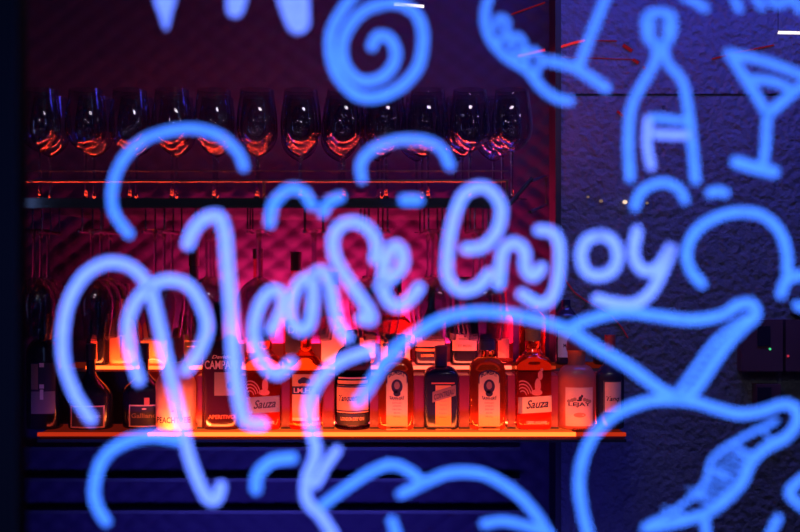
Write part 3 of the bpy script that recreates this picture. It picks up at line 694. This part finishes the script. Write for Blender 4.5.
# the greeting
e = thing('painted_word', (0, 0, 0), 'large pale blue painted word Please across the glasses and bottles', 'lettering')
LT = lambda i, pts, r=8.6: stroke('letter', pts, r, e, D)
t = LT(0, [(91, 419), (74, 392), (63, 355), (66, 311), (82, 278), (106, 263), (131, 267), (149, 287), (157, 315), (165, 352), (176, 400), (184, 435), (193, 468), (206, 496), (216, 500), (221, 486)], 8)
for c_pts, rr, cm in (([(139, 380), (131, 352), (128, 322), (140, 296), (162, 281), (186, 284), (200, 302), (207, 326), (200, 350), (186, 370)], 8.2, D),): stroke('letter_loop', c_pts, rr, t, cm)
LT(1, [(188, 244), (194, 229), (206, 218), (219, 217), (225, 234), (227.5, 266), (231, 310), (234, 360), (239, 400), (246, 421), (262, 424)], 9)
LT(2, [(272, 330), (281, 311), (283, 297), (276, 290), (266, 295), (257, 312), (254, 332), (257, 350), (266, 367), (278, 374), (291, 363)], 8)
LT(3, [(313, 276), (300, 282), (292, 300), (291, 318), (299, 330), (309, 325), (313, 304), (314, 276), (324, 272), (330, 285), (334, 307), (339, 326), (347, 337)], 8)
LT(4, [(375, 259), (376.5, 243), (367.5, 228), (353, 222), (339, 227), (333, 241), (336, 259), (348, 280), (360, 297), (369, 311), (371, 320), (362, 318)], 8.2)
LT(5, [(380, 286), (391, 278), (402, 267), (402, 251), (394, 246), (386, 259), (383, 279), (386, 297), (396, 306), (408, 301), (419, 288)], 8.2)
e = thing('painted_word', (0, 0, 0), 'pale blue painted word enjoy with tall first letter, right of the word Please', 'lettering')
LT(0, [(466, 249), (484, 246), (498, 229), (501, 207), (492, 192), (479, 187), (463, 196), (453, 221), (448, 251), (448, 277), (460, 290), (477, 287), (489, 274)], 8)
LT(1, [(499, 284), (501, 262), (504, 249), (514, 243), (524, 250), (526, 270), (534, 276), (541, 268)], 8)
LT(2, [(539, 230), (553, 233), (559.5, 248), (558, 278), (552, 297), (540, 304), (522, 294)], 7.6)
LT(3, [(600, 235), (586, 241), (581, 257), (587, 272), (600, 276), (613, 270), (618, 255), (612, 240), (600, 235)], 7.6)
LT(4, [(637, 231), (633.5, 253), (640, 268), (652, 271), (662, 262), (672, 246), (662, 272), (650, 293), (634, 304), (613, 303), (597, 299)], 7.6)

# flourishes, leaves and tilted bottles at the bottom
drawing('painted_flourish', 'long blue painted arc over the bottles sweeping down to the right', 'drawing', [('s', [(384, 360), (398, 346), (416, 334), (435, 322), (460, 314), (485, 312), (515, 315), (545, 322), (570, 331), (594, 346), (628, 366), (658, 388), (676, 397)], 7.4)])
drawing('painted_flourish', 'tall blue painted curved stem crossing the glowing shelf edge near the middle', 'drawing', [
    ('stem', [(398, 350), (382, 366), (368, 388), (358, 402)], 8), ('stem', [(372, 350), (350, 357), (332, 367), (317, 384), (309, 405), (311, 428), (316, 453), (307, 478), (307, 500), (321, 516), (334, 536)], 8, D),
    ('branch', [(337, 450), (326, 466), (316, 484)], 6.6, D), ('branch', [(323, 505), (347, 487), (374, 470), (392, 464.5), (409, 471), (424, 483)], 6.6)])
drawing('painted_flourish', 'blue painted arc at lower middle, below the shelf, falling to the right', 'drawing', [('s', [(401, 494), (422, 484), (449, 473), (482, 474), (512, 490), (533, 511), (550, 536)], 6.8)])
drawing('painted_dash', 'blue painted dab at bottom edge left of the lower middle arc', 'drawing', [('s', [(392, 521), (397, 536)], 7)])
drawing('painted_flourish', 'blue painted line along the bottom edge under the lower middle arc', 'drawing', [('s', [(484, 524), (504, 521), (526, 526), (545, 533)], 6.2)])

def hatch(parent, a0, a1, b0, b1, n, r, nm='hatching', mat='paint'):
    for i in range(n):
        t = (i+.5)/n; p = Vector(a0).lerp(Vector(a1), t); q_ = Vector(b0).lerp(Vector(b1), t)
        stroke(nm, [tuple(p), tuple(q_)], r, parent, mat)
e = thing('painted_tilted_bottle', (0, 0, 0), 'blue painted tilted bottle with hatched neck pointing up right, below the word enjoy', 'drawing')
stroke('outline', [(573, 326), (594, 318), (624, 312), (658, 316), (692, 320), (722, 315), (738, 305), (752, 304), (756, 315), (744, 327), (728, 343), (712, 366), (697, 388), (684, 398)], 7, e)
stroke('hatched_edge', [(748, 316), (722, 334), (707, 350), (690, 374), (674, 396)], 3.6, e)
hatch(e, (738, 318), (676, 394), (748, 326), (692, 394), 11, 1.9)
e = thing('painted_leaning_bottle', (0, 0, 0), 'large blue painted round-bodied leaning bottle with hatched side, lower right corner', 'drawing')
stroke('outline', [(590, 540), (582, 509), (579.5, 475), (590, 441), (613, 416), (643, 402.5), (669, 399.5), (695, 402), (718, 409), (740, 414), (763, 411), (782, 404.5), (795, 408), (797, 422), (786, 437), (764, 449), (750, 464), (742, 482), (725, 500), (704, 514), (668, 524), (646, 528)], 7, e)
stroke('hatched_edge', [(776, 421), (742, 438), (713, 458), (704, 484), (678, 508), (648, 524)], 3.4, e)
hatch(e, (776, 422), (652, 518), (784, 432), (672, 524), 5, 1.9); hatch(e, (736, 442), (690, 500), (758, 452), (712, 508), 8, 2.1)
stroke('outline', [(704, 514), (707, 538)], 6, e)
drawing('painted_curl', 'blue painted bracket-shaped curl at the right edge, beside the leaning bottle', 'drawing', [('s', [(806, 476), (789, 492), (804, 508)], 6.4)], GA)
drawing('painted_dash', 'short blue painted slanting dash at the bottom edge near the right corner', 'drawing', [('s', [(778, 518), (768, 538)], 6)])

# ------------------------------------------------------------------ reflections and light streaks built on the plaster wall
def reflection_stand_in(px0, px1, py0, py1, name, label, win_rect, led, ledm):  # boxes stand in for a building reflected in the window
    Y = YP; e = thing(name, (0, 0, 0), label, 'reflection box')
    MB().box(X(px0, Y), X(px1, Y), Y-.04, Y, Z(py1, Y), Z(py0, Y)).build('stand_in_body', 'box', e)
    a, b, c, d = win_rect; yy = Y-.04
    MB().box(X(a, yy), X(b, yy), yy-.003, yy, Z(d, yy), Z(c, yy)).build('reflected_window', 'boxdark', e)
    if led: MB().lathe([(0, 0), (.0035, 0), (.003, .002), (0, .003)], 10).build('dot', ledm, e)
    if led:  # led and ledm give a coloured dot of the reflection
        o = e.children[-1]; o.rotation_euler = (R(90), 0, 0); o.location = at(led[0], led[1], yy-.0005)
reflection_stand_in(737, 778, 319, 370, 'reflection_box', 'dim purple reflection stand-in with green dot, lower right of the plaster wall', (757, 770, 326, 346), (770, 349), 'led_green')
reflection_stand_in(781, 822, 319, 370, 'reflection_box', 'dim purple reflection stand-in with red dot, cut by the right edge', (806, 818, 326, 346), (788, 356), 'led_red')
reflection_stand_in(752, 776, 383, 420, 'reflection_box', 'dark narrow reflection stand-in below the one with green dot', (757, 771, 387, 410), None, None)
reflection_stand_in(790, 822, 296, 314, 'reflection_box', 'small dim reflection stand-in above the one with red dot', (795, 806, 300, 310), None, None)
def line(name, pts, r, mat, label, cat='light'):
    return tag(MB().tube(pts, r, 6).build(name, mat), label, cat)
YA = YP-.002  # red light streaks and spots on the walls, made as glowing tubes
line('light_streak', [at(560, 47, YA), at(575, 42.5, YA), at(585, 40.5, YA)], .0035, 'streak_red', 'short thick red light streak on plaster beside the dark post, behind the wine glass stem', 'light')
line('light_streak', [at(585, 40.4, YA), at(617, 41, YA)], .0014, 'streak_dim', 'thin level red light streak continuing right from the short thick one', 'light')
line('light_streak', [at(560, 57, YA), at(633, 59.5, YA)], .0012, 'streak_dim', 'long thin dim red light streak on plaster, lower of the two right of post', 'light')
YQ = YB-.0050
line('light_streak', [at(518, 56, YQ), at(545, 50, YQ)], .004, 'streak_red', 'short thick red light streak on the quilted wall left of post', 'light')
line('light_streak', [at(511, 14.5, YQ), at(545, 2.5, YQ)], .0022, 'streak_dim', 'slanting dim red light streak at top of the quilted wall', 'light')
line('light_streak', [at(516, 57.5, YQ), at(545, 56.5, YQ)], .0012, 'streak_dim', 'thin level red light streak on the quilted wall left of post', 'light')
line('light_streak', [at(712, 59, YA), at(735, 53, YA), at(774, 45, YA)], .002, 'streak_dim', 'faint slanting red light streak above the painted martini glass', 'light')
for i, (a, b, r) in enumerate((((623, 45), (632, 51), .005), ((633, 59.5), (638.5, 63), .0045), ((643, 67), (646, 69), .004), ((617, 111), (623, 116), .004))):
    line('light_spot', [at(*a, YA), at(*b, YA)], r, 'streak_dim', ('largest red light spot left of the painted bottle cap', 'middle red light spot left of the painted bottle neck', 'smallest red light spot beside the painted bottle neck', 'faint red light spot left of the painted bottle body')[i], 'light')
arc = [at(x, y, YA) for x, y in ((562, 268), (566, 281), (574, 292), (586, 301), (600, 308), (612, 316), (622, 328), (628, 338))]  # red curve on the plaster, drawn as a thin tube
line('curve', arc, .002, 'curve', 'thin red curve running down the plaster right of letter j', 'curve')
for i, (px, py, r, m) in enumerate(((625, 202, .0075, 'glow'), (601, 201, .006, 'glow_dim'), (647, 203, .005, 'glow_dim'), (588, 197, .0045, 'glow_dim'))):  # warm reflection specks, made as small glowing globes on the plaster
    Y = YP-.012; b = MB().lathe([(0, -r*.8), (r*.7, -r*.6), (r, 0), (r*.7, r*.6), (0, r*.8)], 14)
    e = thing('reflection_speck', tuple(at(px, py, Y)), ('brightest small warm bulb in place of a reflection, left of the small painted arch', 'faint small warm bulb in place of a reflection, left of the brightest one', 'faint small bulb in place of a reflection inside the small painted arch', 'faintest small bulb in place of a reflection, leftmost of the row on plaster')[i], 'glow', 'small warm reflection stand-ins on the plaster wall')
    b.build('globe', m, e, 60); MB().tube([(0, .004, 0), (0, .012, 0)], .003, 8).build('added_holder', 'metal', e)
def reflection_tube(p0, p1, Y, label):  # white lamp reflections in the window, made as hanging glowing tubes
    e = thing('added_tube', tuple(at((p0[0]+p1[0])/2, p0[1], Y)), label, 'lamp')
    o = MB().tube([(X(p0[0], Y), Y, Z(p0[1], Y)), (X(p1[0], Y), Y, Z(p1[1], Y))], .0042).build('tube', 'tube_white', e); o.location = -e.location
    w = MB()
    for p in (p0, p1):
        w.tube([(X(p[0], Y), Y, Z(p[1], Y)), (X(p[0], Y), Y, 2.7)], .0012, 6)
    w.build('added_wire', 'metal', e).location = -e.location
reflection_tube((778, 32.5), (830, 33.5), 3.02, 'thin white tube in place of a lamp reflection, upper right over the plaster')
reflection_tube((394, 4), (424, 6.5), 3.0, 'short white tube in place of a lamp reflection at top, over the spiral')

# ------------------------------------------------------------------ shelf LEDs and added out-of-view lights
def area(name, loc, target, sx, sy, power, col):
    l = bpy.data.lights.new(name, 'AREA'); l.shape = 'RECTANGLE'; l.size = sx; l.size_y = sy; l.energy = power; l.color = col
    o = bpy.data.objects.new(name, l); C.objects.link(o); o.location = loc
    o.rotation_euler = (Vector(target)-Vector(loc)).to_track_quat('-Z', 'Y').to_euler(); return o
BLUE = (.10, .23, 1.)
for nm, sx in (('blue_stroke_fill_west', -1), ('blue_stroke_fill_east', 1)):
    o = area(nm, (2.4*sx, .5, 1.40), (-.2*sx, 1.3, 1.38), .5, 1.0, 15, BLUE); o.data.spread = R(30)  # unseen side lights added to light the painted strokes blue
area('blue_plaster_fill', (.85, 2.6, 2.6), (.8, 3.12, 1.0), 1.3, .2, 15, (.08, .085, 1.))  # unseen light added to turn the plaster navy
o = area('blue_counter_fill', (-.35, 1.7, .45), (-.3, 3.2, .62), 1.2, .25, 4.5, (.10, .08, 1.)); o.data.spread = R(60)  # unseen low light added to tint the counter front blue
o = area('red_quilt_fill', (-.25, 2.3, 2.6), (-.05, 3.25, 1.95), .8, .2, .45, (1, .05, .16)); o.data.spread = R(70)  # unseen light added to redden the upper quilted wall
def led(name, px0, px1, Y, z, tgt, p, col, h=.006):
    xa, xb = X(px0, Y), X(px1, Y); xc = (xa+xb)/2
    return area(name, (xc, Y, z), (xc, Y+tgt[0], z+tgt[1]), xb-xa, h, p, col)
LED = (1, .14, .025)
led('front_led', 150, 598, YL+.008, ZL+.004, (.7, .75), 1.8, LED)
led('riser_base_led', 152, 598, 2.952, ZL+.004, (-.12, .9), 3.0, (1, .11, .03), .005)
led('peach_boost', 158, 194, YL+.008, ZL+.004, (.5, .85), .35, (1, .2, .04))  # extra light added to brighten the peach bottle
led('front_led_dim', 40, 150, YL+.008, ZL+.004, (.7, .75), .05, (1, .08, .04))
led('riser_led', 205, 512, YU+.009, ZU+.007, (.6, .8), 1.3, (1, .10, .05))
led('riser_led_orange', 88, 205, YU+.009, ZU+.007, (.6, .8), .7, LED)
led('wall_led', 185, 478, 3.18, ZU+.02, (.16, .9), 58., (1, .02, .10), .012)
for i, (x, y, z) in enumerate(((-.55, 1.55, 2.0), (.5, 1.6, 1.95), (-.1, 1.5, 1.93), (.95, 1.8, 2.1))):  # globes added out of view to put specks on the glasses
    e = thing('added_bulb', (x, y, z), ('bare warm bulb added left, unseen above the view', 'bare warm bulb added right, unseen above the view', 'bare warm bulb added in the middle, unseen above the view', 'bare warm bulb added far right, unseen near the plaster wall')[i], 'lamp', 'added bulbs out of view')
    MB().lathe([(0, -.025), (.018, -.018), (.025, 0), (.018, .018), (0, .025)], 16).build('globe', 'lamp_white', e, 60)
    MB().tube([(0, 0, .02), (0, 0, 2.7-z)], .003, 6).build('cord', 'metal', e)  # cord of the added bulb
e = thing('added_tube', (-1.15, 1.65, 1.0), 'upright blue tube added beside the window, unseen left of the view', 'lamp')  # added out of view to draw blue streaks on the hanging bowls
MB().tube([(0, 0, .1), (0, 0, .95)], .011, 10).build('tube', 'tube_blue', e); MB().tube([(0, 0, -1.0), (0, 0, .1)], .008, 8).build('added_stand', 'metal', e)
lampe = thing('pendant_lamp', (.15, 1.6, 2.25), 'white bar pendant lamp inside the bar above the window view', 'lamp')
MB().box(-.17, .17, -.02, .02, -.02, .02).build('bar', 'lamp_white', lampe)
MB().tube([(0, 0, .02), (0, 0, .45)], .004, 6).build('cord', 'metal', lampe)

# ------------------------------------------------------------------ sky, camera, view
w = bpy.data.worlds.new('night'); scn.world = w; w.use_nodes = True
w.node_tree.nodes['Background'].inputs['Color'].default_value = (.012, .012, .06, 1)
w.node_tree.nodes['Background'].inputs['Strength'].default_value = .3
cam = bpy.data.cameras.new('camera'); co = bpy.data.objects.new('camera', cam); C.objects.link(co)
co.location = (0, 0, EYE); co.rotation_euler = (R(90), 0, 0)
cam.sensor_width = 36; cam.lens = 50; cam.clip_start = .05
cam.dof.use_dof = True; cam.dof.focus_distance = 2.86; cam.dof.aperture_fstop = 1.95
scn.camera = co
vs = scn.view_settings; vs.view_transform = 'Standard'; vs.look = 'None'; vs.exposure = 0; vs.gamma = 1; vs.use_curve_mapping = False
cy = scn.cycles
cy.max_bounces = 14; cy.transmission_bounces = 14; cy.transparent_max_bounces = 24; cy.glossy_bounces = 6; cy.diffuse_bounces = 3
cy.sample_clamp_indirect = 4; cy.sample_clamp_direct = 0
cy.use_denoising = True
